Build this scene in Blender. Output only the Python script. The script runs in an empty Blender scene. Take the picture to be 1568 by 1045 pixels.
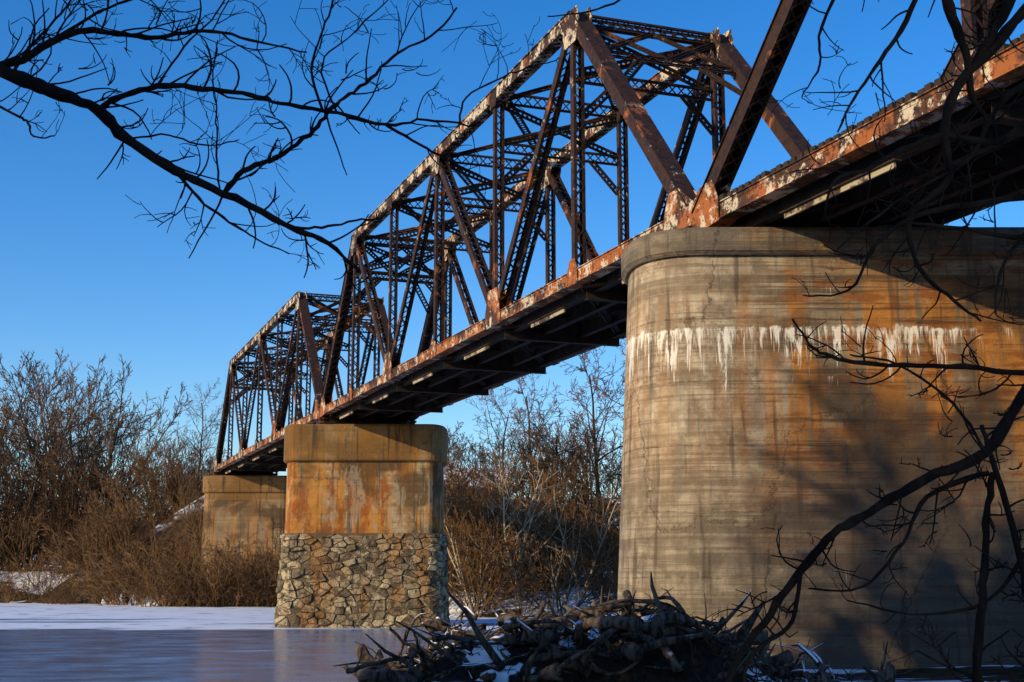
import bpy, math, random
from mathutils import Vector, noise as mnoise

scene = bpy.context.scene
R = random.Random(7)
A = math.radians(20.1); CA, SA = math.cos(A), math.sin(A)
EYE = 3.4

def sstep(a, b, x):
    t = max(0.0, min(1.0, (x-a)/(b-a))); return t*t*(3-2*t)

# ---------------------------------------------------------------- mesh builder
class MB:
    def __init__(s): s.v=[]; s.f=[]; s.m=[]; s.t=[]
    def add(s, vs, fs, mi=0, tint=0.5):
        o=len(s.v); s.v.extend([tuple(p) for p in vs]); s.t.extend([tint]*len(vs))
        for f in fs: s.f.append(tuple(i+o for i in f)); s.m.append(mi)
    def obox(s, c, ax, ay, az, hx, hy, hz, mi=0, tint=0.5):
        vs=[c+ax*(hx*i)+ay*(hy*j)+az*(hz*k) for i in(-1,1) for j in(-1,1) for k in(-1,1)]
        s.add(vs,[(0,1,3,2),(4,6,7,5),(0,4,5,1),(2,3,7,6),(0,2,6,4),(1,5,7,3)],mi,tint)
    def bar(s, a, b, side, w, d, mi=0):
        dv=(b-a); L=dv.length
        if L<1e-4: return
        dv/=L; side=(side-dv*side.dot(dv)).normalized(); o=dv.cross(side)
        s.obox((a+b)/2,dv,side,o,L/2,w/2,d/2,mi)
    def tube(s, pts, rad, n, mi=0, tint=0.5, cap=False):
        vs=[]; N=len(pts)
        t=(pts[1]-pts[0]).normalized()
        ref=Vector((0,0,1)) if abs(t.z)<0.8 else Vector((1,0,0))
        u=t.cross(ref).normalized()
        for i in range(N):
            t=(pts[min(i+1,N-1)]-pts[max(i-1,0)])
            if t.length<1e-6: t=Vector((0,0,1))
            t.normalize(); u=(u-t*u.dot(t))
            if u.length<1e-4: u=t.orthogonal()
            u.normalize(); w=t.cross(u)
            for k in range(n):
                a=2*math.pi*k/n
                vs.append(pts[i]+(u*math.cos(a)+w*math.sin(a))*rad[i])
        fs=[]
        for i in range(N-1):
            for k in range(n):
                k2=(k+1)%n
                fs.append((i*n+k,i*n+k2,(i+1)*n+k2,(i+1)*n+k))
        if cap:
            fs.append(tuple(range(n))[::-1]); fs.append(tuple((N-1)*n+k for k in range(n)))
        s.add(vs,fs,mi,tint)
    def mesh(s, name, mats, smooth=False):
        me=bpy.data.meshes.new(name); me.from_pydata(s.v,[],s.f)
        for m in mats: me.materials.append(m)
        me.polygons.foreach_set('material_index', s.m)
        at=me.attributes.new('tint','FLOAT','POINT'); at.data.foreach_set('value', s.t)
        if smooth: me.polygons.foreach_set('use_smooth',[True]*len(me.polygons))
        me.update(); return me
    def obj(s, name, mats, smooth=False, parent=None):
        o=bpy.data.objects.new(name, s.mesh(name,mats,smooth)); scene.collection.objects.link(o)
        if parent: o.parent=parent
        return o
def empty(name):
    e=bpy.data.objects.new(name,None); scene.collection.objects.link(e); return e
def inst(me, name, loc, sc, rz, parent=None, tilt=0.0):
    o=bpy.data.objects.new(name, me); scene.collection.objects.link(o)
    o.location=loc; o.scale=(sc,sc,sc) if not isinstance(sc,tuple) else sc
    o.rotation_euler=(tilt,0,rz)
    if parent: o.parent=parent
    return o

# ---------------------------------------------------------------- node helper
class G:
    def __init__(s, name):
        s.mat=bpy.data.materials.new(name); s.mat.use_nodes=True; s.nt=s.mat.node_tree
        s.nt.nodes.clear()
        s.out=s.nt.nodes.new('ShaderNodeOutputMaterial'); s.b=s.nt.nodes.new('ShaderNodeBsdfPrincipled')
        s.nt.links.new(s.b.outputs[0], s.out.inputs[0])
        s.tc=s.nt.nodes.new('ShaderNodeTexCoord').outputs['Object']
        s.geo=s.nt.nodes.new('ShaderNodeNewGeometry')
        sp=s.nt.nodes.new('ShaderNodeSeparateXYZ'); s.nt.links.new(s.tc,sp.inputs[0])
        s.x,s.y,s.z=sp.outputs
    def put(s, sock, v):
        if isinstance(v, bpy.types.NodeSocket): s.nt.links.new(v, sock)
        else:
            if isinstance(v,tuple) and len(v)==3 and sock.type=='RGBA': v=(*v,1)
            sock.default_value=v
    def vec(s, sx, sy, sz, src=None):
        n=s.nt.nodes.new('ShaderNodeVectorMath'); n.operation='MULTIPLY'
        s.put(n.inputs[0], src or s.tc); n.inputs[1].default_value=(sx,sy,sz); return n.outputs[0]
    def noise(s, vec=None, scale=1, detail=4, rough=0.55, dist=0):
        n=s.nt.nodes.new('ShaderNodeTexNoise'); s.put(n.inputs['Vector'], vec or s.tc)
        n.inputs['Scale'].default_value=scale; n.inputs['Detail'].default_value=detail
        n.inputs['Roughness'].default_value=rough; n.inputs['Distortion'].default_value=dist
        return n.outputs[0]
    def m(s, op, a, b=0.0, clamp=False):
        n=s.nt.nodes.new('ShaderNodeMath'); n.operation=op; n.use_clamp=clamp
        s.put(n.inputs[0],a); s.put(n.inputs[1],b); return n.outputs[0]
    def ramp(s, v, lo, hi, a=0.0, b=1.0):
        n=s.nt.nodes.new('ShaderNodeMapRange'); n.interpolation_type='SMOOTHSTEP'
        s.put(n.inputs[0],v); n.inputs[1].default_value=lo; n.inputs[2].default_value=hi
        n.inputs[3].default_value=a; n.inputs[4].default_value=b; return n.outputs[0]
    def mix(s, f, a, b):
        n=s.nt.nodes.new('ShaderNodeMix'); n.data_type='RGBA'
        s.put(n.inputs[0],f); s.put(n.inputs[6],a); s.put(n.inputs[7],b); return n.outputs[2]
    def attr(s, name):
        n=s.nt.nodes.new('ShaderNodeAttribute'); n.attribute_name=name; return n.outputs['Fac']
    def rnd(s):
        return s.nt.nodes.new('ShaderNodeObjectInfo').outputs['Random']
    def bump(s, h, strength=0.5, dist=0.05):
        n=s.nt.nodes.new('ShaderNodeBump'); n.inputs['Strength'].default_value=strength
        n.inputs['Distance'].default_value=dist; s.put(n.inputs['Height'],h)
        s.nt.links.new(n.outputs[0], s.b.inputs['Normal'])
    def fin(s, col, rough=0.85, spec=0.3, metal=0.0):
        s.put(s.b.inputs['Base Color'],col); s.put(s.b.inputs['Roughness'],rough)
        s.b.inputs['Specular IOR Level'].default_value=spec; s.b.inputs['Metallic'].default_value=metal
        return s.mat
    def nz(s):
        sp=s.nt.nodes.new('ShaderNodeSeparateXYZ'); s.nt.links.new(s.geo.outputs['Normal'],sp.inputs[0]); return sp.outputs[2]

# ---------------------------------------------------------------- materials
def steel(name, peel, orange, peel_amt=1.0, k=1.0):
    g=G(name)
    n1=g.noise(scale=.8,detail=5,rough=.68); n2=g.noise(scale=4.5,detail=4,rough=.7)
    c=g.mix(g.ramp(n2,.36,.64),(.020*k,.012*k,.009*k),(.074*k,.028*k,.013*k))
    c=g.mix(g.m('MULTIPLY',g.ramp(n1,.60-orange,.70-orange),.88),c,(.34,.105,.024))
    c=g.mix(g.m('MULTIPLY',g.ramp(n2,.52,.62),.72),c,(.03,.014,.008))
    if peel_amt>0:
        p1=g.noise(scale=1.25,detail=5,rough=.74)
        pm=g.m('MULTIPLY',g.ramp(p1,peel,peel+.05),g.ramp(n2,.36,.50))
        c=g.mix(g.m('MULTIPLY',pm,peel_amt),c,(.56,.48,.34))
    return g.fin(c,.75,.3)
M_chord=steel('rusted_chord_paint',.520,.15,.88,1.3)
M_member=steel('rusted_member_steel',.62,.03,.6,.65)
M_top=steel('rusted_top_chord',.495,.05,.9,1.0)
g=G('dark_steel'); M_dark=g.fin(g.mix(g.ramp(g.noise(scale=2.5),.4,.65),(.013,.010,.008),(.04,.022,.013)),.8)
g=G('sunlit_cream_flange'); M_cream=g.fin(g.mix(g.ramp(g.noise(scale=1.6,detail=5,rough=.7),.44,.54),(.05,.03,.02),(.36,.30,.19)),.7)  # pale cream patches stand in for sun catching the flange
g=G('creosote_timber'); M_tie=g.fin(g.mix(g.noise(scale=6,detail=2),(.014,.011,.009),(.05,.035,.025)),.9)

def concrete(name, kind):
    g=G(name); near=kind=='near'; M=lambda a,b: g.m('MULTIPLY',a,b)
    grain=g.noise(scale=2.0,detail=6,rough=.68)
    boards=g.noise(g.vec(.09,.09,3.6),1,4,.8)
    streak=g.noise(g.vec(1.5,1.5,.10),1,4,.62)
    streak2=g.noise(g.vec(3.6,3.6,.20),1,3,.6,.3)
    big=g.noise(g.vec(.26,.26,.34),1,3,.55,.5)
    if near:
        c=g.mix(g.ramp(grain,.35,.65),(.25,.20,.135),(.55,.46,.315))
        c=g.mix(M(g.ramp(boards,.46,.56),.55),c,(.17,.13,.085))
        nose=g.ramp(g.x,5.1,4.2)
        vb=g.noise(g.vec(5.5,5.5,.05),1,2,.6)
        c=g.mix(M(M(nose,g.ramp(vb,.42,.6)),.40),c,(.20,.165,.115))
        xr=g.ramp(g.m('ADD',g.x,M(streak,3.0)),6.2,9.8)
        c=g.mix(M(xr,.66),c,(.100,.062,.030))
        zo=M(g.ramp(g.z,3.6,7.5),g.ramp(g.z,11.5,9.7))
        om=M(M(g.ramp(streak,.43,.56),zo),g.ramp(xr,0,1,.30,1.0))
        c=g.mix(M(om,.88),c,(.38,.150,.022))
        om2=M(g.ramp(g.noise(g.vec(.40,.40,2.1),1,4,.68),.49,.58),g.ramp(xr,0,1,.12,1))
        c=g.mix(M(om2,.75),c,(.19,.056,.010))
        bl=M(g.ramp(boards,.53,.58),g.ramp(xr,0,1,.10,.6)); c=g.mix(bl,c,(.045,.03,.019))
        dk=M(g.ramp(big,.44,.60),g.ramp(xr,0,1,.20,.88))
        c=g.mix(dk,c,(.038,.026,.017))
        low=g.ramp(g.m('ADD',g.z,M(streak,4.0)),9.8,5.4)  # darker foot: shade put into the colour, together with water stain
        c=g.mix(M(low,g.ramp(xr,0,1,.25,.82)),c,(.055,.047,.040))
        capm=M(g.ramp(g.z,11.26,11.34),g.ramp(grain,.36,.56)); c=g.mix(M(capm,.75),c,(.075,.062,.047))
    else:
        hi=(.46,.37,.22) if kind=='mid' else (.25,.20,.13)
        c=g.mix(g.ramp(grain,.33,.67),(.21,.15,.08),hi)
        c=g.mix(M(g.ramp(boards,.44,.58),.5),c,(.13,.08,.038))
        c=g.mix(M(g.ramp(streak,.40,.54),.88 if kind=='mid' else .35),c,(.40,.165,.022))
        om=g.ramp(g.noise(g.vec(.8,.8,.35),1,4,.65),.48,.60)
        c=g.mix(M(om,.85 if kind=='mid' else .3),c,(.23,.066,.010))
        c=g.mix(M(g.ramp(big,.46,.60),.8),c,(.055,.032,.015))
        c=g.mix(M(g.ramp(g.z,9.72,9.8),.68),c,(.18,.092,.024))
        if kind=='mid':
            gr=M(g.ramp(g.noise(g.vec(.9,.9,.30),1,4,.7),.53,.60),g.ramp(g.z,9.8,9.4))
            c=g.mix(M(gr,.55),c,(.30,.25,.165))
    c=g.mix(M(g.ramp(streak2,.53,.68),.6 if near else .78),c,(.045,.031,.020))
    zf=g.m('FRACT',M(g.m('ADD',g.z,M(grain,.12)),.62 if near else .6))
    c=g.mix(M(M(g.ramp(zf,.035,.0),g.ramp(streak2,.38,.56)),.6),c,(.04,.03,.022))
    cr=g.nt.nodes.new('ShaderNodeTexVoronoi'); cr.feature='DISTANCE_TO_EDGE'; cr.inputs['Scale'].default_value=.33
    wv=g.nt.nodes.new('ShaderNodeVectorMath'); wv.operation='ADD'; g.put(wv.inputs[0],g.vec(1,1,.7)); g.put(wv.inputs[1],M(grain,2.0))
    g.put(cr.inputs['Vector'],wv.outputs[0]); c=g.mix(M(g.ramp(cr.outputs['Distance'],.012,.002),.6),c,(.03,.022,.017))
    ef=g.noise(g.vec(6,6,1.1),1,4,.75)
    def drips(z0,mx,sc,glo,ghi,amt,c,wave=.3,pw=1.5,soft=.35,region=None):
        ln=g.noise(g.vec(sc,sc,.04),1,4,.85)
        ln=M(g.m('POWER',g.ramp(ln,.36,.72),pw),mx)
        d=g.m('SUBTRACT',g.m('ADD',z0,M(g.m('SUBTRACT',grain,.5),wave)),g.z)
        ins=M(g.ramp(d,-.02,.05),g.ramp(g.m('SUBTRACT',ln,d),0,soft))
        gate=region or g.ramp(g.noise(g.vec(.55,.55,.02),1,3,.7),glo,ghi)
        return g.mix(M(M(M(ins,gate),g.ramp(ef,.40,.54)),amt),c,(.74,.70,.60))
    if near:
        left=g.ramp(g.m('ADD',g.x,M(grain,.8)),7.6,6.6)
        c=drips(9.42,1.9,2.6,0,1,.92,c,.35,1.2,.4,left)
        c=drips(9.40,1.7,3.1,.42,.52,.85,c,.55)
        c=drips(9.42,1.0,1.3,.42,.52,.75,c,.6,1.1,.6)
        c=drips(9.45,.22,.8,.30,.40,.70,c,.15)
        c=drips(10.45,.7,5,.60,.66,.55,c,.8)
        c=drips(8.2,.7,4,.62,.66,.5,c,.6)
        c=drips(3.4,.7,1.6,.52,.60,.30,c,.6)
    g.bump(g.m('ADD',M(grain,.8),M(boards,.7)),.75,.09)
    return g.fin(c,.9,.25)
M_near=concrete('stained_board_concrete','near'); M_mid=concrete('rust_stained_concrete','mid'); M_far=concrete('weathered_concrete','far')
g=G('mortar'); M_mortar=g.fin(g.mix(g.noise(scale=3),(.05,.035,.020),(.14,.10,.055)),.95)
g=G('rubble_stone')
t=g.attr('tint'); c=g.mix(t,(.13,.10,.062),(.48,.385,.235))
c=g.mix(g.m('MULTIPLY',g.ramp(g.noise(g.vec(.45,.45,.18),1,4),.49,.61),.7),c,(.28,.125,.026))
c=g.mix(g.m('MULTIPLY',g.ramp(g.noise(scale=2.2,detail=6,rough=.7),.46,.59),.85),c,(.05,.036,.022))
g.bump(g.noise(scale=4,detail=5,rough=.7),1.0,.18); M_stone=g.fin(c,.9)

def bark(name,c1,c2,var=.5,snow=0,tex=True):
    g=G(name)
    if tex:
        n=g.noise(g.vec(1,1,.3),6,3,.7); c=g.mix(g.ramp(n,.35,.65),c1,c2)
    else: c=tuple((a+b)/2 for a,b in zip(c1,c2))
    c=g.mix(g.m('MULTIPLY',g.rnd(),var),c,tuple(x*.4 for x in c1))
    if snow:
        s=g.m('MULTIPLY',g.ramp(g.nz(),.45,.75),g.ramp(g.noise(scale=.7,detail=3),snow,snow+.03))
        c=g.mix(s,c,(.82,.83,.88))
        g.bump(n,.5,.02)
    return g.fin(c,.92,.12)
M_bark=bark('grey_brown_bark',(.06,.038,.022),(.15,.098,.056),tex=False)
M_twig=bark('reddish_twigs',(.12,.064,.032),(.20,.118,.06),tex=False)
M_tan=bark('tan_brush_stems',(.12,.066,.028),(.25,.145,.062),tex=False)
M_pale=bark('pale_sapling_bark',(.36,.28,.18),(.54,.45,.31),.3,tex=False)
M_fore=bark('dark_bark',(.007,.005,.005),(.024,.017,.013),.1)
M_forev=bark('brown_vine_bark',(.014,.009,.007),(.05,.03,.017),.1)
M_drift=bark('weathered_driftwood',(.018,.014,.011),(.13,.10,.078),.05,.60)
M_deb=bark('wet_debris',(.008,.006,.005),(.032,.023,.016),.05,.60)
g=G('cedar_foliage'); M_cedar=g.fin((.03,.05,.018),.9)

g=G('riverbank_soil')
n=g.noise(scale=.8,detail=6,rough=.7)
c=g.mix(g.ramp(n,.35,.65),(.016,.010,.006),(.07,.040,.018))
s=g.m('MULTIPLY',g.ramp(g.noise(g.vec(.10,.16,.3),1,5,.65),.49,.53),g.ramp(g.nz(),.66,.84))
c=g.mix(s,c,(.66,.70,.78)); g.bump(n,.8,.2); M_ground=g.fin(c,.95,.2)

g=G('river_ice')
w=g.noise(g.vec(.05,.12,1),1,6,.58,.5); w2=g.noise(g.vec(.4,.7,1),1,5,.6); w3=g.noise(g.vec(.03,.05,1),1,3)
far=g.ramp(g.y,64,98)
sn=g.m('ADD',g.m('MULTIPLY',far,.19),g.m('ADD',g.m('MULTIPLY',w,.6),g.m('MULTIPLY',w3,.4)))
sm=g.m('MULTIPLY',g.ramp(sn,.56,.64),g.ramp(w2,.28,.46))
c=g.mix(g.ramp(w2,.35,.65),(.085,.16,.30),(.15,.25,.42)); c=g.mix(sm,c,(.66,.76,.92))
g.bump(g.m('ADD',w2,sm),.06,.04)
M_ice=g.fin(c,g.m('ADD',g.m('MULTIPLY',sm,.5),g.ramp(w2,.3,.7,.13,.25)),.6)

# ---------------------------------------------------------------- terrain
def bankY(x):
    return 132-12*sstep(-42,-31,x)-27*sstep(-15,-3,x)+3*mnoise.noise(Vector((x*.06,3.3,0)))
EC=Vector((-28.6,128.5,0))
def height(x,y):
    nz=mnoise.noise(Vector((x*.12,y*.12,1.7)))*.5+mnoise.noise(Vector((x*.5,y*.5,5)))*.18
    m=max(sstep(-4.6,-1.8,x+.8*mnoise.noise(Vector((y*.2,0,0))))*(1-sstep(44,52,y)), 1-sstep(17,25,y))
    hn=m*(1.75+nz*.5*m)
    d=y-bankY(x)
    hf=sstep(0,8,d)*(3.6-1.0*sstep(-12,0,x))+sstep(20,90,d)*(4+7*sstep(-30,0,x))+sstep(80,400,d)*6
    hf+=nz*sstep(0,6,d)*1.3
    rx,ry=x-EC.x,y-EC.y; tt=-rx*SA+ry*CA; dd=rx*CA+ry*SA-2.7
    e=11.6-max(0,abs(dd)-3)*.7-max(0,5-tt)*.9+nz*1.8
    if d>2: hf=max(hf,min(e,11.9))
    return -.65+hn+hf
def axis(lo,hi,st,ext):
    a=[lo+i*st for i in range(int((hi-lo)/st)+1)]
    o=[]; k=st; p=hi
    while p<ext: k*=1.5; p+=k; o.append(p)
    b=[]; k=st; p=lo
    while p>-ext: k*=1.5; p-=k; b.append(p)
    return b[::-1]+a+o
xs=axis(-90,60,1.3,3000); ys=axis(-20,220,1.3,3000)
mb=MB(); nx=len(xs)
mb.v=[(x,y,height(x,y)) for y in ys for x in xs]; mb.t=[.5]*len(mb.v)
for j in range(len(ys)-1):
    for i in range(nx-1):
        mb.f.append((j*nx+i,j*nx+i+1,(j+1)*nx+i+1,(j+1)*nx+i)); mb.m.append(0)
mb.obj('ground',[M_ground],True)
mb=MB(); mb.add([(-900,-5,0),(500,-5,0),(500,160,0),(-900,160,0)],[(0,1,2,3)])
mb.obj('frozen_river',[M_ice])

# ---------------------------------------------------------------- piers
def outline(x0,x1,y0,y1,rx,n=9):
    pts=[]; ym=(y0+y1)/2; hy=(y1-y0)/2
    for k in range(n*2+1):
        a=-math.pi/2+math.pi*k/(2*n); pts.append((x1-rx+rx*math.copysign(abs(math.cos(a))**.8,math.cos(a)), ym+hy*math.copysign(abs(math.sin(a))**.8,math.sin(a))))
    for k in range(n*2+1):
        a=math.pi/2+math.pi*k/(2*n); pts.append((x0+rx+rx*math.copysign(abs(math.cos(a))**.8,math.cos(a)), ym+hy*math.copysign(abs(math.sin(a))**.8,math.sin(a))))
    return pts
def loft(mb, rings, mi=0):
    n=len(rings[0]); vs=[p for r in rings for p in r]; fs=[]
    for j in range(len(rings)-1):
        for i in range(n):
            i2=(i+1)%n; fs.append((j*n+i,j*n+i2,(j+1)*n+i2,(j+1)*n+i))
    fs.append(tuple((len(rings)-1)*n+i for i in range(n)))
    fs.append(tuple(range(n))[::-1])
    mb.add(vs,fs,mi)
def clip(poly,m,nv):
    o=[]
    for i in range(len(poly)):
        a,b=poly[i],poly[(i+1)%len(poly)]
        da=(a[0]-m[0])*nv[0]+(a[1]-m[1])*nv[1]; db=(b[0]-m[0])*nv[0]+(b[1]-m[1])*nv[1]
        if da<=0: o.append(a)
        if da*db<0:
            f=da/(da-db); o.append((a[0]+(b[0]-a[0])*f,a[1]+(b[1]-a[1])*f))
    return o
def pier(name, x0,x1,y0,y1, ztop, cap, over, batter, zbot, mat, rx, stone=None, nn=9):
    par=empty(name)
    def ring(z,e): return [(p[0],p[1],z) for p in outline(x0-e,x1+e,y0-e,y1+e,rx+e,nn)]
    b=MB(); zc=ztop-cap
    rings=[]; zb_=stone if stone else zbot
    for i in range(15):
        z=zb_+(zc-zb_)*i/14; rings.append(ring(z,(zc-z)*batter))
    loft(b,rings); b.obj('shaft',[mat],False,par)
    b=MB(); loft(b,[ring(zc+.003,over*.5),ring(zc+.10,over),ring(ztop-.12,over),ring(ztop,over-.10)])
    b.obj('cap',[mat],False,par)
    if stone:
        b=MB(); e0=(zc-stone)*batter
        loft(b,[ring(zbot,e0+.28),ring(stone-.002,e0+.06)]); b.obj('core',[M_mortar],False,par)
        b=MB(); rr=random.Random(3)
        o=outline(x0-.1,x1+.1,y0-.1,y1+.1,rx+.1,14); o.append(o[0])
        L=[0]
        for i in range(1,len(o)): L.append(L[-1]+math.dist(o[i],o[i-1]))
        T=L[-1]; sx,sz=.60,.34; ncol=int(T/sx); sx=T/ncol; nrow=int((stone-zbot)/sz); sz=(stone-zbot)/nrow
        site={}
        for j in range(-1,nrow+1):
            for i in range(ncol):
                if rr.random()<.18: continue
                site[(i,j)]=((i+.5+.5*(j%2)+rr.uniform(-.48,.48))*sx,(j+.5+rr.uniform(-.44,.44))*sz+zbot)
        def W(s,z,out):
            s%=T; i=1
            while i<len(L)-1 and L[i]<s: i+=1
            f=(s-L[i-1])/max(1e-6,L[i]-L[i-1])
            tx,ty=o[i][0]-o[i-1][0],o[i][1]-o[i-1][1]; l=math.hypot(tx,ty) or 1
            e=e0+.22*(stone-z)/(stone-zbot)+out-.06
            return (o[i-1][0]+tx*f+ty/l*e,o[i-1][1]+ty*f-tx/l*e,z)
        K=1.7   # metric stretch makes cells long and low like coursed rubble
        for j in range(nrow):
            for i in range(ncol):
                if (i,j) not in site: continue
                p=site[(i,j)]; p=(p[0],p[1]*K); poly=[(p[0]-1.2,p[1]-1.4),(p[0]+1.2,p[1]-1.4),(p[0]+1.2,p[1]+1.4),(p[0]-1.2,p[1]+1.4)]
                for dj in (-2,-1,0,1,2):
                    for di in (-2,-1,0,1,2):
                        if (di or dj) and (((i+di)%ncol,j+dj) in site):
                            q=site[((i+di)%ncol,j+dj)]; qx=q[0]; qz=q[1]*K
                            if qx-p[0]>T/2: qx-=T
                            if p[0]-qx>T/2: qx+=T
                            poly=clip(poly,((p[0]+qx)/2,(p[1]+qz)/2),(qx-p[0],qz-p[1]))
                poly=[(a,min(bb/K,stone-.02)) for a,bb in poly]
                pp=[]
                for k in range(len(poly)):
                    a,c2=poly[k],poly[(k+1)%len(poly)]; pp+= [(a[0]*.9+c2[0]*.1,a[1]*.9+c2[1]*.1),(a[0]*.1+c2[0]*.9,a[1]*.1+c2[1]*.9)]
                cx=sum(a for a,_ in pp)/len(pp); cz=sum(z for _,z in pp)/len(pp); n=len(pp)
                out=rr.uniform(.03,.22); vs=[]; ti=rr.uniform(-.12,.12); tj=rr.uniform(-.14,.14)
                for sc,ou in ((.97,-.08),(.945,out*.55),(.81,out)):
                    vs+=[W(cx+(a-cx)*sc,cz+(z-cz)*sc,ou+rr.uniform(-.02,.02)+(0 if ou<0 else (a-cx)*ti+(z-cz)*tj)) for a,z in pp]
                fs=[tuple(2*n+k for k in range(n))]
                for q in (0,n):
                    for k in range(n): fs.append((q+k,q+(k+1)%n,q+n+(k+1)%n,q+n+k))
                b.add(vs,fs,0,rr.random())
        b.obj('rubble_masonry',[M_stone],False,par)
    return par
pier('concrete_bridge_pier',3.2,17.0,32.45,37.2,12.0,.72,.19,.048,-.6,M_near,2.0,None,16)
pier('concrete_bridge_pier.001',-13.75,-4.25,78.5,83.2,12.0,2.25,.24,.012,-.6,M_mid,.9,5.5)
pier('concrete_bridge_pier.002',-29.0,-20.6,122.5,127,12.0,1.6,.2,.02,-.6,M_far,.9)

# ---------------------------------------------------------------- trusses
LAT=Vector((CA,SA,0)); DIR=Vector((-SA,CA,0)); UP=Vector((0,0,1))
def P(t,d,z): return LAT*d+DIR*t+UP*(z+EYE)
def laced(mb,a,b,depth,width,mi=0,cover=False,pitch=None,faces=(-1,1)):
    dv=(b-a); L=dv.length; dv=dv/L; inp=LAT.cross(dv).normalized()
    if inp.z<0: inp=-inp
    for s in (-1,1):
        o=LAT*(s*width/2)
        mb.obox((a+b)/2+o,dv,LAT,inp,L/2,.014,depth/2,mi)
        for q in (-1,1):
            mb.obox((a+b)/2+o-LAT*(s*.055)+inp*(q*(depth/2-.012)),dv,LAT,inp,L/2,.04,.011,mi)
    n=max(3,int(L/(pitch or width*.95)))
    for q in faces:
        if cover and q==1:
            mb.obox((a+b)/2+inp*(depth/2+.014),dv,LAT,inp,L/2,width/2+.07,.012,mi); continue
        for i in range(n):
            s=1 if i%2 else -1
            p0=a+dv*(L*i/n)+LAT*(-s*width/2*.9)+inp*(q*(depth/2+.006)); p1=a+dv*(L*(i+1)/n)+LAT*(s*width/2*.9)+inp*(q*(depth/2+.006))
            mb.bar(p0,p1,inp.cross(dv),.055,.012,mi)
            if cover:
                mb.bar(p0+LAT*(s*width*.9),p1-LAT*(s*width*.9)-inp*.013,inp.cross(dv),.055,.012,mi)
def lattice(mb,a,b,ddir,depth,mi=0,double=True):
    dv=b-a; L=dv.length; dv/=L; ddir=(ddir-dv*ddir.dot(dv)).normalized(); sd=dv.cross(ddir)
    for q in (-1,1):
        mb.obox((a+b)/2+ddir*(q*depth/2),dv,ddir,sd,L/2,.045,.012,mi)
        mb.obox((a+b)/2+ddir*(q*(depth/2-.04)),dv,ddir,sd,L/2,.010,.06,mi)
    n=max(3,int(L/(depth*.9)))
    for i in range(n):
        s=1 if i%2 else -1
        mb.bar(a+dv*(L*i/n)-ddir*(s*depth/2),a+dv*(L*(i+1)/n)+ddir*(s*depth/2),ddir,.05,.014,mi)
        if double: mb.bar(a+dv*(L*i/n)+ddir*(s*depth/2)+sd*.016,a+dv*(L*(i+1)/n)-ddir*(s*depth/2)+sd*.016,ddir,.05,.014,mi)
def gusset(mb,t,d,z,pts,mi=0,off=.245):
    for s in (-1,1):
        dd=d+s*off; n=len(pts)
        vs=[P(t+a,dd-.012,z+b) for a,b in pts]+[P(t+a,dd+.012,z+b) for a,b in pts]
        fs=[tuple(range(n)),tuple(range(n,2*n))[::-1]]+[(i,(i+1)%n,n+(i+1)%n,n+i) for i in range(n)]
        mb.add(vs,fs,mi)
        for k in range(22):
            a,b=pts[k%n]; a2,b2=pts[(k+1)%n]; f=((k*7)%11)/11
            c=P(t+(a*(1-f)+a2*f)*.88,dd+s*.02,z+(b*(1-f)+b2*f)*.88)
            mb.obox(c,DIR,LAT,UP,.018,.012,.018,mi)
D1,D2=16.6,22.0
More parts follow.
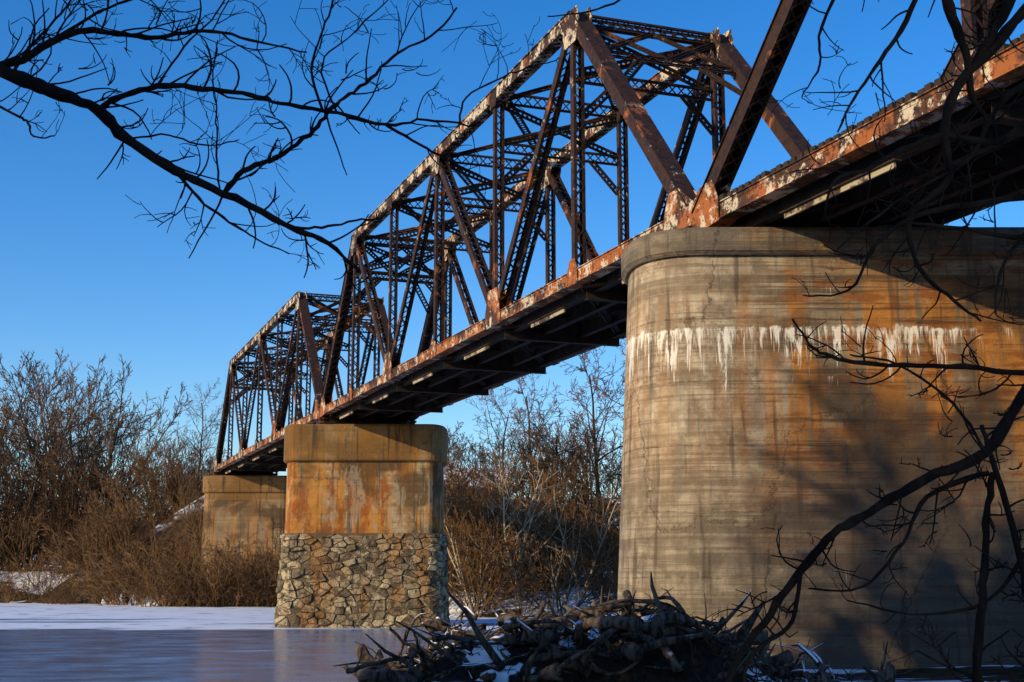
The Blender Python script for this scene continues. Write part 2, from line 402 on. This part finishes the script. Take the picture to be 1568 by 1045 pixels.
def span(name,t0,p,n,zb,zt,longties=False):
    par=empty(name)
    for d,nm in ((D1,'upstream_truss'),(D2,'downstream_truss')):
        mb=MB()
        L=[t0+p*i for i in range(n+1)]
        a,b=P(L[0],d,zb),P(L[-1],d,zb); c=(a+b)/2; LL=(b-a).length/2
        mb.obox(c,DIR,LAT,UP,LL+.3,.19,.20,0)
        for q in (-1,1):
            mb.obox(c+UP*(q*.215),DIR,LAT,UP,LL+.3,.25,.012,0)
            for s in (-1,1):
                mb.obox(c+UP*(q*.16)+LAT*(s*.197),DIR,LAT,UP,LL+.3,.006,.045,0)
        k=0
        while k*1.0<2*LL:
            for s in (-1,1):
                mb.obox(P(L[0]+.4+k*1.0,d+s*.197,zb),DIR,LAT,UP,.05,.006,.11,0)
            k+=1
        laced(mb,P(L[1],d,zt),P(L[-2],d,zt),.44,.46,2,True)
        laced(mb,P(L[0],d,zb+.1),P(L[1],d,zt),.44,.46,1,True)
        laced(mb,P(L[-1],d,zb+.1),P(L[-2],d,zt),.44,.46,1,True)
        for i in range(1,n):
            laced(mb,P(L[i],d,zb+.2),P(L[i],d,zt-.2),.28 if i%2 else .24,.38,1)
            if i%2:
                for j in (i-1,i+1):
                    if 0<j<n: laced(mb,P(L[i],d,zt-.1),P(L[j],d,zb+.15),.34,.42,1)
        for i in range(n+1):
            if i%2==0:
                if i in (0,n):
                    s=1 if i==0 else -1
                    gusset(mb,L[i],d,zb,[(-.5*s,-.42),(1.25*s,-.26),(1.25*s,.30),(.95*s,.9),(.35*s,.9),(-.5*s,.3)][::s])
                    mb.obox(P(L[i],d,zb-.42),DIR,LAT,UP,.42,.36,.06,1)
                    mb.obox(P(L[i],d,zb-.60),DIR,LAT,UP,.30,.30,.115,1)
                else:
                    gusset(mb,L[i],d,zb,[(-.85,-.27),(.85,-.27),(.85,.3),(.5,1.2),(-.5,1.2),(-.85,.3)])
                    gusset(mb,L[i],d,zt,[(-.35,-.5),(.35,-.5),(.45,.22),(-.45,.22)],1)
            else:
                gusset(mb,L[i],d,zb,[(-.4,-.27),(.4,-.27),(.4,.25),(.2,.6),(-.2,.6),(-.4,.25)])
                gusset(mb,L[i],d,zt,[(-.45,-1.0),(.45,-1.0),(.75,-.3),(.6,.21),(-.6,.21),(-.75,-.3)],2)
        mb.obj(nm,[M_chord,M_member,M_top],False,par)
    mb=MB(); L=[t0+p*i for i in range(n+1)]
    for i in range(1,n):
        lattice(mb,P(L[i],D1+.2,zt-.05),P(L[i],D2-.2,zt-.05),UP,.45)
        zl=zt-2.1
        lattice(mb,P(L[i],D1+.2,zl),P(L[i],D2-.2,zl),UP,.38)
        lattice(mb,P(L[i],D1+.2,zl+.2),P(L[i],D2-.2,zt-.3),UP,.22,False)
        lattice(mb,P(L[i]+.12,D1+.2,zt-.3),P(L[i]+.12,D2-.2,zl+.2),UP,.22,False)
        for d,s in ((D1,1),(D2,-1)):
            lattice(mb,P(L[i],d+s*.2,zl-1.4),P(L[i],d+s*1.4,zl-.15),UP,.2,False)
        if i<n-1:
            lattice(mb,P(L[i],D1+.2,zt+.1),P(L[i+1],D2-.2,zt+.1),DIR,.30)
            lattice(mb,P(L[i],D2-.2,zt-.12),P(L[i+1],D1+.2,zt-.12),DIR,.30)
    for (ta,tb) in ((L[0],L[1]),(L[-1],L[-2])):
        def Q(f,d): return P(ta+(tb-ta)*f,d,zb+(zt-zb)*f)
        ax=(Q(1,D1)-Q(0,D1)).normalized()
        lattice(mb,Q(.985,D1+.2),Q(.985,D2-.2),ax,.5); lattice(mb,Q(.80,D1+.2),Q(.80,D2-.2),ax,.4)
        mid=(D1+D2)/2
        for d in (D1+.2,D2-.2):
            lattice(mb,Q(.81,d),Q(.97,mid),ax,.2,False); lattice(mb,Q(.97,d),Q(.81,mid),ax,.2,False)
            lattice(mb,Q(.62,d),Q(.79,d+(1.4 if d<mid else -1.4)),ax,.25,False)
    mb.obj('top_bracing',[M_member],False,par)
    mb=MB()
    for i in range(n+1):
        a,b=P(L[i],D1+.26,zb-.30),P(L[i],D2-.26,zb-.30)
        if i in (0,n):
            off=DIR*(.5 if i==0 else -.5); a+=off; b+=off
        c=(a+b)/2; hl=(b-a).length/2
        mb.obox(c,LAT,DIR,UP,hl,.012,.40,0)
        for q in (-1,1): mb.obox(c+UP*(q*.41),LAT,DIR,UP,hl,.16,.012,0)
        if i<n:
            for s in (0,1):
                lattice(mb,P(L[i],D1+.2 if s else D2-.2,zb-.30-.03*s),P(L[i+1],D2-.2 if s else D1+.2,zb-.30-.03*s),DIR,.22,False)
            # outer lateral flange lengths; sunlight on them is put into the cream colour
            mb.obox(P(L[i]+p*.50,D1+.46,zb-.62),DIR,LAT,UP,p*.20,.03,.07,1)
            mb.obox(P(L[i]+p*.50,D1+.46,zb-.53),DIR,LAT,UP,p*.21,.10,.02,0)
    for d in (D1+.62,D1+1.9,D2-1.9,D2-.62):
        a,b=P(L[0],d,zb-.18),P(L[-1],d,zb-.18); c=(a+b)/2; hl=(b-a).length/2
        mb.obox(c,DIR,LAT,UP,hl,.012,.27,0)
        for q in (-1,1): mb.obox(c+UP*(q*.28),DIR,LAT,UP,hl,.12,.012,0)
    mb.obj('floor_beams',[M_dark,M_cream],False,par)
    mb=MB(); t=t0+.1
    while t<L[-1]:
        if longties:
            mb.obox(P(t,(D1+D2)/2,zb+.325),LAT,DIR,UP,(D2-D1)/2+R.uniform(.10,.2),.10,.09,0)
        else:
            mb.obox(P(t,(D1+D2)/2,zb+.24),LAT,DIR,UP,(D2-D1)/2-.3,.14,.12,0)
        t+=.30 if longties else .36
    zz=zb+(.50 if longties else .44)
    for d in ((D1+D2)/2-.72,(D1+D2)/2+.72):
        c=(P(L[0],d,zz)+P(L[-1],d,zz))/2
        mb.obox(c,DIR,LAT,UP,n*p/2,.035,.075,1)
    mb.obj('ties_and_rails',[M_tie,M_dark],False,par)
    return par
span('steel_truss_bridge',30.9,8.0,6,9.5,18.6)
span('steel_truss_bridge.001',79.5,8.0,6,9.5,18.5)
span('steel_truss_bridge.002',-13.7,11.0,4,9.2,18.6,True)

# ---------------------------------------------------------------- trees
def rvec(r):
    return Vector((r.gauss(0,1),r.gauss(0,1),r.gauss(0,1))).normalized()
def grow(mb,p,d,L,r,lev,mx,rr,pr):
    ns=(8,5,4,3,2)[min(lev,4)]; pts=[p.copy()]; rad=[r]; dd=d.copy()
    for i in range(ns):
        dd=(dd+rvec(rr)*pr['wob']*(1+.4*lev)+Vector((0,0,pr['up']*(1 if lev else .3)))).normalized()
        pts.append(pts[-1]+dd*(L/ns)); rad.append(max(pr['rmin'],r*(1-.78*(i+1)/ns)))
    mb.tube(pts,rad,(7,4,3,3,3)[min(lev,4)],0 if lev<2 else 1)
    if lev>=mx: return
    nc=pr['n'][lev]
    for k in range(nc):
        lo=pr['lo'][min(lev,1)]
        f=lo+(1-lo)*(k+rr.random())/nc; f=min(f,.98)
        x=f*ns; i=int(x); q=pts[i].lerp(pts[i+1],x-i); t=(pts[i+1]-pts[i]).normalized()
        s=rvec(rr); s=(s-t*s.dot(t)).normalized()
        ang=rr.uniform(*pr['ang']); nd=(t*math.cos(ang)+s*math.sin(ang)).normalized()
        cl=L*pr['ratio']*rr.uniform(.6,1.15)*(1.15-.6*f)
        grow(mb,q,nd,cl,max(pr['rmin'],rad[i]*.55),lev+1,mx,rr,pr)
def tree_mesh(name,seed,H,r,mats,stems=1,n=(16,8,6,4),mx=4,ang=(.5,1.0),wob=.10,up=.08,rmin=.012,lo=(.18,.12),ratio=.5,lean=.15):
    rr=random.Random(seed); mb=MB()
    pr=dict(wob=wob,up=up,rmin=rmin,n=n,lo=lo,ang=ang,ratio=ratio)
    for s in range(stems):
        a=rr.uniform(0,6.28); l=lean*rr.uniform(.3,1.2)*(1 if stems>1 else .3)
        grow(mb,Vector((math.cos(a)*.15*(stems>1),math.sin(a)*.15*(stems>1),-.3)),Vector((math.cos(a)*l,math.sin(a)*l,1)).normalized(),H*rr.uniform(.75,1.0),r,0,mx,rr,pr)
    return mb.mesh(name,mats)
big=[tree_mesh('bare_tree_mesh%d'%i,20+i,18,.24,[M_bark,M_twig],n=(13,7,5,3),ang=(.45,1.05),rmin=.018,ratio=.52,up=.04,wob=.14,lo=(.30,.15)) for i in range(3)]
wide=[tree_mesh('spreading_tree_mesh%d'%i,120+i,17,.14,[M_bark,M_twig],stems=6,n=(13,7,6),mx=3,lean=.55,ang=(.35,.9),rmin=.022,ratio=.42,up=.05,lo=(.12,.1)) for i in range(3)]
farm=[tree_mesh('far_tree_mesh%d'%i,220+i,16,.2,[M_bark,M_twig],n=(14,8,4),mx=3,ang=(.45,1.0),rmin=.04,ratio=.5) for i in range(3)]
shr=[tree_mesh('shrub_mesh%d'%i,50+i,5,.045,[M_tan,M_twig],stems=8,n=(7,5,2),mx=3,lean=.7,rmin=.013,ang=(.3,.9),wob=.15,ratio=.45,up=.04) for i in range(3)]
sap=[tree_mesh('sapling_mesh%d'%i,70+i,9,.10,[M_pale,M_tan],stems=3,n=(11,5,3),mx=3,lean=.55,rmin=.014,ang=(.5,1.1),wob=.15,ratio=.45) for i in range(3)]
def gz(x,y): return height(x,y)-.1
rr=random.Random(5); cnt={}
def nm(b):
    c=cnt.get(b,0); cnt[b]=c+1; return b if c==0 else '%s.%03d'%(b,c)
for (x,y,H) in [(-60,144,20),(-53.5,142,22),(-48,143,23),(-43.5,142,18),(-66,150,21),(-57,150,24),(-50,151,25),(-63,139,15),(-46,138,13),(-38.5,141,11),(-35,137,9),
                (-3.5,112,11),(1,115,12),(5.5,113,12),(9.5,116,13),(-1,124,13),(4,127,14),(9,130,15),(-7,120,11),(13,118,13),
                (-17,6,19),(-15,9,18)]:
    inst(rr.choice(wide),nm('bare_tree'),(x,y,gz(x,y)),H/17,rr.uniform(0,6.28))
for (x,y,H) in [(-36.5,152,12),(3.5,106,17),(6.8,110,19),(8.8,105,18),(-.5,112,15),(1.6,121,18),(-3.6,117,15),(-56,138,19),(-45.5,141,18),(21,54,15),(26,62,14)]:
    inst(rr.choice(big),nm('bare_tree'),(x,y,gz(x,y)),H/18*1.05,rr.uniform(0,6.28))
for (x,y,H) in [(-2.5,95.5,9),(.8,97,11),(3.0,95.5,9),(5.0,99,10),(-.8,98,12),(-5.0,103,8),(2.0,100,11)]:
    inst(rr.choice(sap),nm('pale_sapling'),(x,y,gz(x,y)),H/9,rr.uniform(0,6.28))
br=empty('riverbank_brush')
for k in range(50):
    x=-74+k*(44/50)+rr.uniform(-.8,.8); y=bankY(x)+rr.uniform(1.5,6); s=rr.uniform(.4,.85)
    inst(rr.choice(shr),'brush',(x,y,gz(x,y)),s,rr.uniform(0,6.28),br)
for k in range(34):
    x=rr.uniform(-72,-34); y=bankY(x)+rr.uniform(8,15); s=rr.uniform(1.3,2.1)
    inst(rr.choice(shr),'brush',(x,y,gz(x,y)),s,rr.uniform(0,6.28),br)
for k in range(44):   # in front of the last pier and on the embankment flank
    x=-43+k*.6+rr.uniform(-.5,.5); y=min(bankY(x)+rr.uniform(.3,3.5),121.8) if x>-31 else bankY(x)+rr.uniform(.3,3.5); s=rr.uniform(.7,1.75)
    inst(rr.choice(shr),'brush',(x,y,max(gz(x,y),-.1)),s,rr.uniform(0,6.28),br)
for k in range(34):
    x=rr.uniform(-46,-29.5); y=rr.uniform(128,146); s=rr.uniform(.6,1.2)
    inst(rr.choice(shr),'brush',(x,y,gz(x,y)),s,rr.uniform(0,6.28),br)
for k in range(56):
    x=rr.uniform(-8,12); y=bankY(x)+rr.uniform(1.0,18); s=rr.uniform(.8,1.8)
    inst(rr.choice(shr),'brush',(x,y,gz(x,y)),s,rr.uniform(0,6.28),br)
dt=empty('distant_tree_line')
for k in range(46):
    x=-115+k*3.7+rr.uniform(-2,2); y=rr.uniform(178,225); s=rr.uniform(.55,.85)
    inst(rr.choice(farm),'tree',(x,y,gz(x,y)),s,rr.uniform(0,6.28),dt)
def cedar(seed):
    r=random.Random(seed); mb=MB(); mb.tube([Vector((0,0,-.5)),Vector((0,0,9)),Vector((0,0,18))],[.28,.16,.03],7,0)
    for k in range(8500):
        z=1.2+16.8*r.random()**.95; w=3.3*(1-(z-1)/17.4)**.5*(.66+.34*math.sin(z*2.3+seed)); a=r.uniform(0,6.28); q=w*math.sqrt(r.random())
        c=Vector((math.cos(a)*q,math.sin(a)*q,z-.3*q)); u=rvec(r)*.26; v=rvec(r)*.18
        mb.add([c-u,c+v,c+u-Vector((0,0,.1))],[(0,1,2)],1)
    return mb.mesh('cedar_mesh',[M_bark,M_cedar])
cd=[cedar(1),cedar(2)]
for (x,y,s) in [(-19,7,1.0),(-17,11.5,.82),(-13.5,8.5,.98),(-16,8,.95),(-18,9.5,.88),(-20,11,.76),(-16,5.5,1.05),(-19,13.5,.62),(-21,14,.56),(-20,16,.48),(-22.5,15.5,.50),(-24,17,.50),(-18,15.5,.52),(-18.5,4,1.06),(-15,11,.84),
                (-13.5,18,.46),(-9,1.5,.95),(-8.5,-1.5,1.0),(-10,-4,1.05),(-11.5,4,1.0),(-7.5,-5,1.0)]:
    inst(cd[(int(x*2)+int(y))%2],nm('cedar_tree'),(x,y,gz(x,y)),s,rr.uniform(0,6))

# ---------------------------------------------------------------- house on the hill
hp=empty('hillside_house')
g=G('weathered_siding'); M_sid=g.fin(g.mix(g.noise(scale=3),(.08,.07,.06),(.14,.12,.10)),.8)
g=G('snowy_roof'); M_roof=g.fin(g.mix(g.ramp(g.noise(scale=1.2),.4,.5),(.10,.09,.09),(.55,.57,.63)),.9)
g=G('window_glass'); M_win=g.fin((.03,.04,.05),.15,.5)
hx,hy=-5.0,152.0; hz=height(hx,hy)-.6
mb=MB(); mb.obox(Vector((hx,hy,hz+2.6)),Vector((1,0,0)),Vector((0,1,0)),UP,4.2,3,2.6)
mb.add([(hx-4.2,hy-3,hz+5.2),(hx-4.2,hy+3,hz+5.2),(hx-4.2,hy,hz+7.2),(hx+4.2,hy-3,hz+5.2),(hx+4.2,hy+3,hz+5.2),(hx+4.2,hy,hz+7.2)],[(0,1,2),(3,5,4)]); mb.obj('walls',[M_sid],False,hp)
mb=MB()
for s in (-1,1):
    v=Vector((0,s*3.5,-2.33)).normalized(); nrm=Vector((0,s*2.33,3.5)).normalized()
    mb.obox(Vector((hx,hy,hz+7.3))+v*2.1,Vector((1,0,0)),v,nrm,4.6,2.1,.08)
mb.obj('roof',[M_roof],False,hp)
mb=MB()
for wx in (-3,-1,1,3):
    for wz in (1.6,3.9): mb.obox(Vector((hx+wx,hy-3.02,hz+wz)),Vector((1,0,0)),Vector((0,1,0)),UP,.4,.03,.6)
mb.obj('windows',[M_win],False,hp)

# ---------------------------------------------------------------- driftwood pile
def moundz(x,y):
    f=max(0,1-abs((x-.9)/4.5)**2.2)*max(0,1-((y-29.8)/2.7)**2)
    g2=max(0,1-((x-5.5)/3.8)**2)*max(0,1-((y-29.0)/2.3)**2)
    return .15+1.85*f**.65+.85*g2**.7+.30*mnoise.noise(Vector((x*1.1,y*1.1,2)))
mb=MB(); mt=MB(); rd=random.Random(11)
for k in range(230):
    cx=rd.uniform(-3.0,7.6); cy=rd.uniform(27.4,31.6)
    cz=moundz(cx,cy)+rd.uniform(-.05,.28)
    L=rd.uniform(.6,2.9)*(.6+.4*rd.random()); a=rd.gauss(0,.8)+(math.pi if rd.random()<.5 else 0); e=rd.gauss(0,.28)
    if rd.random()<.12: e=rd.uniform(.5,1.2)
    d=Vector((math.cos(a)*math.cos(e),math.sin(a)*math.cos(e),math.sin(e)))
    r0=rd.uniform(.025,.08) if rd.random()<.80 else rd.uniform(.10,.18); c=Vector((cx,cy,cz)); pts=[];rad=[]
    bend=rvec(rd)*.5*L
    for i in range(8):
        u=i/7*2-1; pts.append(c+d*(u*L/2)+bend*(1-u*u)*.5+rvec(rd)*.035*L/2); rad.append(r0*(1-.5*(i/7))*rd.uniform(.86,1.12)*(1 if i<7 else .4))
    mb.tube(pts,rad,8,0,.5,True)
    for q in range(rd.randint(0,3)):
        s=pts[rd.randint(1,5)]; dd=(d+rvec(rd)*.9).normalized(); l=rd.uniform(.25,.9)
        mb.tube([s,s+dd*l*.5+rvec(rd)*.08,s+dd*l],[r0*.4,r0*.25,.008],4)
for k in range(520):
    cx=rd.uniform(-3.2,8.0); cy=rd.uniform(27.2,31.9); c=Vector((cx,cy,moundz(cx,cy)+rd.uniform(-.1,.15)))
    d=rvec(rd); d.z=abs(d.z)*.6; l=rd.uniform(.25,.9); mt.tube([c,c+d*l*.5+rvec(rd)*.09,c+d*l],[.014,.011,.004],3)
for (bx,by,dx,dz,l,r0) in [(-1.8,28.2,-.6,.45,1.6,.06),(-.2,28.0,-.55,.75,2.0,.09),(.3,27.7,.25,.9,1.3,.07),(1.6,27.9,-.8,.6,1.9,.12),(3.4,28.6,-.3,.85,1.3,.07),(4.2,29.0,.5,.55,1.5,.06),(-2.4,28.3,-.95,.12,1.1,.11),(2.4,27.9,.9,.25,1.9,.12),(-.9,28.2,-.85,.55,1.9,.05)]:
    z=moundz(bx,by)-.1; d=Vector((dx,-.15,dz)).normalized(); s=Vector((bx,by,z))
    mb.tube([s,s+d*l*.35+rvec(rd)*.08,s+d*l*.7+rvec(rd)*.12,s+d*l],[r0,r0*.85,r0*.6,r0*.2],7,0,.5,True)
dp=empty('driftwood_pile')
mb.obj('logs',[M_drift],True,dp); mt.obj('sticks',[M_deb],False,dp)
mb=MB(); n=40
for j in range(n+1):
    for i in range(n+1):
        x=-3.8+13*i/n; y=26.9+5.3*j/n
        mb.v.append((x,y,moundz(x,y)-.15+.10*mnoise.noise(Vector((x*4,y*4,0))))); mb.t.append(.5)
for j in range(n):
    for i in range(n): mb.f.append((j*(n+1)+i,j*(n+1)+i+1,(j+1)*(n+1)+i+1,(j+1)*(n+1)+i)); mb.m.append(0)
mb.obj('packed_debris',[M_deb],True,dp)
# settled snow lying in hollows of the pile
g=G('settled_snow'); g.bump(g.noise(scale=5),.4,.05); M_snow=g.fin((.80,.82,.88),.7,.3)
mb=MB()
for (sx,sy,rx_,ry_) in [(-.6,28.6,.5,.35),(1.9,30.0,.9,.6),(3.0,29.2,.4,.35),(5.6,28.4,.8,.35),(7.8,30.2,1.3,.5)]:
    n=14; o=len(mb.v)
    mb.v.append((sx,sy,moundz(sx,sy)+.10)); mb.t.append(.5)
    for q in (1,2,3):
        for k in range(n):
            a=6.283*k/n; rj=(q/3)*(1+.45*mnoise.noise(Vector((math.cos(a)*1.5+sx,math.sin(a)*1.5+sy,0))))
            x=sx+math.cos(a)*rx_*rj; y=sy+math.sin(a)*ry_*rj
            mb.v.append((x,y,moundz(x,y)+.10*(1-(q/3)**2)+(.02 if q<3 else -.12))); mb.t.append(.5)
    for k in range(n): mb.f.append((o,o+1+k,o+1+(k+1)%n)); mb.m.append(0)
    for q in (0,1):
        for k in range(n): mb.f.append((o+1+q*n+k,o+1+(q+1)*n+k,o+1+(q+1)*n+(k+1)%n,o+1+q*n+(k+1)%n)); mb.m.append(0)
mb.obj('snow_patches',[M_snow],True,dp)

# ---------------------------------------------------------------- overhanging foreground trees
# limbs surveyed on a plane leaning back ten degrees; table units are scaled to metres
LEAN=math.atan(349/2000); UPL=Vector((0,-math.sin(LEAN),math.cos(LEAN))); FWL=Vector((0,math.cos(LEAN),math.sin(LEAN)))
def overhang(name, dist, limbs, twigs, seed, mats, amp):
    r=random.Random(seed); mb=MB(); k=dist/2000; O=Vector((0,0,EYE))+FWL*dist
    ph=r.uniform(0,9)
    def W(a,b,dep): return O+Vector((1,0,0))*((a-784)*k)+UPL*((522.5-b)*k)+FWL*dep
    def smooth(pts,n=5):
        o=[]
        for i in range(len(pts)-1):
            p0=pts[max(i-1,0)];p1=pts[i];p2=pts[i+1];p3=pts[min(i+2,len(pts)-1)]
            for s in range(n):
                t=s/n
                o.append(tuple(.5*((2*p1[c])+(-p0[c]+p2[c])*t+(2*p0[c]-5*p1[c]+4*p2[c]-p3[c])*t*t+(-p0[c]+3*p1[c]-3*p2[c]+p3[c])*t**3) for c in (0,1)))
        o.append(tuple(pts[-1][:2])); return o
    def depth(a,b): return amp*math.sin(a*.006+b*.004+ph)*.5
    def twig(a,b,ang,L,rad,lev):
        n=7; pts=[(a,b)]; cur=r.uniform(-.20,.20)+(.06 if math.cos(ang)>0 else -.06)
        dz=depth(a,b); z=[dz]; dd=r.uniform(-.04,.04)*L/40
        for i in range(n):
            ang+=cur+r.gauss(0,.10); a+=math.cos(ang)*L/n; b-=math.sin(ang)*L/n; pts.append((a,b)); z.append(z[-1]+dd/n)
        mb.tube([W(p[0],p[1],q) for p,q in zip(pts,z)],[max(.0014,rad*k*(1-.5*i/n)) for i in range(n+1)],4)
        if lev>0:
            for q in range(r.randint(0,3)):
                i=r.randint(1,n-1); twig(pts[i][0],pts[i][1],ang+r.choice((-1,1))*r.uniform(.5,1.1),L*r.uniform(.3,.65),rad*.7,lev-1)
    for pts,r0,r1,tw in limbs:
        s=smooth(pts); n=len(s)
        s=[(a+r.gauss(0,.9),b+r.gauss(0,.9)) for a,b in s]
        rads=[(r0+(r1-r0)*i/(n-1))*k*(1+.10*r.gauss(0,1)) for i in range(n)]
        mb.tube([W(a,b,depth(a,b)) for a,b in s],rads,8)
        if tw:
            acc=0; nxt=r.uniform(10,40)
            for i in range(1,n):
                acc+=math.dist(s[i],s[i-1])
                while acc>nxt:
                    nxt+=r.uniform(.5,1.5)*twigs[0]
                    t=math.atan2(-(s[i][1]-s[i-1][1]),s[i][0]-s[i-1][0])
                    sd=r.choice((-1,1,1)) if tw==1 else r.choice((-1,1))
                    if -30<s[i][0]<1600:
                        twig(s[i][0],s[i][1],t+sd*r.uniform(.5,1.25),r.uniform(.35,1.2)*twigs[1],min(1.8,(r0+(r1-r0)*i/n)*.55),2)
    return mb.obj(name,mats,True)
left=[([(-470,1500),(-455,900),(-430,400),(-440,-100),(-420,-700)],75,45,0),
 ([(-430,-90),(-200,20),(0,105),(80,140),(165,177),(215,225),(290,272),(355,303),(440,345),(500,372),(545,412)],13,2.8,1),
 ([(168,180),(200,160),(260,148),(330,152),(400,160),(440,170),(520,178),(590,190),(650,178),(725,182)],5.5,1.5,1),
 ([(355,303),(385,270),(430,248),(480,212),(505,180),(530,155),(570,125),(610,85),(660,55),(700,10)],4.5,1.5,1),
 ([(590,190),(640,215),(690,240),(740,262)],2.6,1.1,1),
 ([(450,348),(490,347),(540,335),(578,331)],2.6,1.1,0),
 ([(-430,-20),(-150,80),(0,85),(60,60),(130,45),(200,62),(260,72),(330,66),(400,80),(480,95)],8,1.3,1),
 ([(60,60),(150,18),(230,0),(300,-20)],2.8,1.4,1),
 ([(0,105),(30,60),(80,10),(120,-40)],3,1.3,1),
 ([(-150,80),(0,165),(40,185),(55,210),(95,215)],2.6,1.1,1),
 ([(290,275),(330,320),(370,350),(400,370),(440,388)],2.6,1.1,1),
 ([(350,300),(348,250),(350,200),(345,140),(352,80)],1.6,.9,1),
 ([(500,178),(485,120),(500,70),(520,20),(530,-40)],2.3,1.2,1),
 ([(260,148),(300,90),(350,40),(380,-20)],2.0,1.0,1),
 ([(215,225),(280,220),(330,235),(380,225)],1.8,.9,1),
 ([(700,182),(712,140),(770,105),(800,92),(860,72)],1.7,1.0,1),
 ([(520,178),(500,110),(540,70),(600,10)],1.8,.9,1)]
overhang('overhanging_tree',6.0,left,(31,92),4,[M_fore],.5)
right=[([(1790,1650),(1780,900),(1740,400),(1720,0),(1700,-500)],60,30,0),
 ([(1770,430),(1660,520),(1568,590),(1500,690),(1420,735),(1340,790),(1290,825),(1240,885),(1180,970),(1130,1045),(1080,1200)],10,5,2),
 ([(1775,560),(1660,580),(1568,572),(1470,562),(1370,560),(1300,548),(1265,528),(1235,488)],6,1.8,2),
 ([(1440,1650),(1455,1120),(1460,980),(1478,860),(1490,780),(1505,720)],9,5,2),
 ([(1570,1650),(1550,1120),(1535,980),(1528,860),(1510,720),(1500,650)],9,3.2,2),
 ([(1720,-160),(1560,-150),(1430,-60),(1390,30),(1350,90),(1310,150),(1285,200)],7,1.4,2),
 ([(1730,-100),(1640,-40),(1568,40),(1500,115),(1482,180),(1490,260),(1430,320),(1440,400),(1480,450),(1520,490)],11,1.8,2),
 ([(1740,120),(1640,150),(1568,200),(1480,190),(1400,220),(1350,250),(1290,270),(1275,330)],8,1.4,2),
 ([(1500,720),(1420,760),(1380,830),(1320,900),(1250,910)],4.2,1.4,2),
 ([(1430,-60),(1300,-40),(1240,60),(1243,110),(1215,160)],3.5,1.1,2),
 ([(1760,280),(1640,290),(1540,300),(1440,320),(1370,370),(1330,440),(1250,450)],7,1.1,2),
 ([(1240,885),(1222,960),(1180,1000),(1150,1045),(1140,1200)],4,3,2),
 ([(1650,-200),(1590,-40),(1545,50),(1500,110)],12,4,2),
 ([(1700,-200),(1440,-90),(1470,0),(1510,60),(1530,130),(1568,180)],13,3,2),
 ([(1750,350),(1600,360),(1500,340),(1420,330)],6,2,2),
 ([(1740,260),(1620,330),(1560,400),(1540,480)],5,1.6,2),
 ([(1740,60),(1610,110),(1560,160),(1520,230),(1400,300),(1300,380)],6,1.3,2),
 ([(1760,700),(1650,760),(1560,800),(1480,900),(1380,930),(1300,920)],5,1.2,2),
 ([(1760,900),(1640,940),(1540,1000),(1460,1010),(1380,980)],5,1.2,2),
 ([(1430,-60),(1200,-90),(1020,-30),(960,8),(900,25),(840,20)],3.5,.9,0),
 ([(1500,690),(1470,620),(1400,560),(1330,545)],3,1.2,2)]
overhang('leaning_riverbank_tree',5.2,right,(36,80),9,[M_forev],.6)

# ---------------------------------------------------------------- light, sky, camera
S=Vector((-.72,-.54,.32)).normalized()
w=bpy.data.worlds.new('World'); scene.world=w; w.use_nodes=True; nt=w.node_tree
bg=nt.nodes['Background']; sk=nt.nodes.new('ShaderNodeTexSky'); sk.sky_type='NISHITA'; sk.sun_disc=False
sk.sun_elevation=math.asin(S.z); sk.sun_rotation=math.atan2(S.x,S.y); sk.air_density=1.0; sk.dust_density=.5; sk.ozone_density=4.0
hs=nt.nodes.new('ShaderNodeHueSaturation'); hs.inputs['Saturation'].default_value=1.30; hs.inputs['Hue'].default_value=.508; hs.inputs['Value'].default_value=1.30
nt.links.new(sk.outputs[0],hs.inputs['Color']); nt.links.new(hs.outputs[0],bg.inputs[0]); bg.inputs[1].default_value=.15
l=bpy.data.lights.new('sun','SUN'); l.energy=5.0; l.angle=math.radians(.5); l.color=(1,.77,.46)
lo=bpy.data.objects.new('sun',l); scene.collection.objects.link(lo); lo.rotation_euler=S.to_track_quat('Z','Y').to_euler(); lo.location=S*60
cam=bpy.data.cameras.new('camera'); cam.lens=2000/1568*36; cam.sensor_width=36; cam.clip_end=8000; cam.clip_start=.1
co=bpy.data.objects.new('camera',cam); scene.collection.objects.link(co); co.location=(0,0,EYE); co.rotation_euler=(math.pi/2+LEAN,0,0)
scene.camera=co
scene.view_settings.view_transform='Standard'; scene.view_settings.look='None'; scene.view_settings.exposure=0
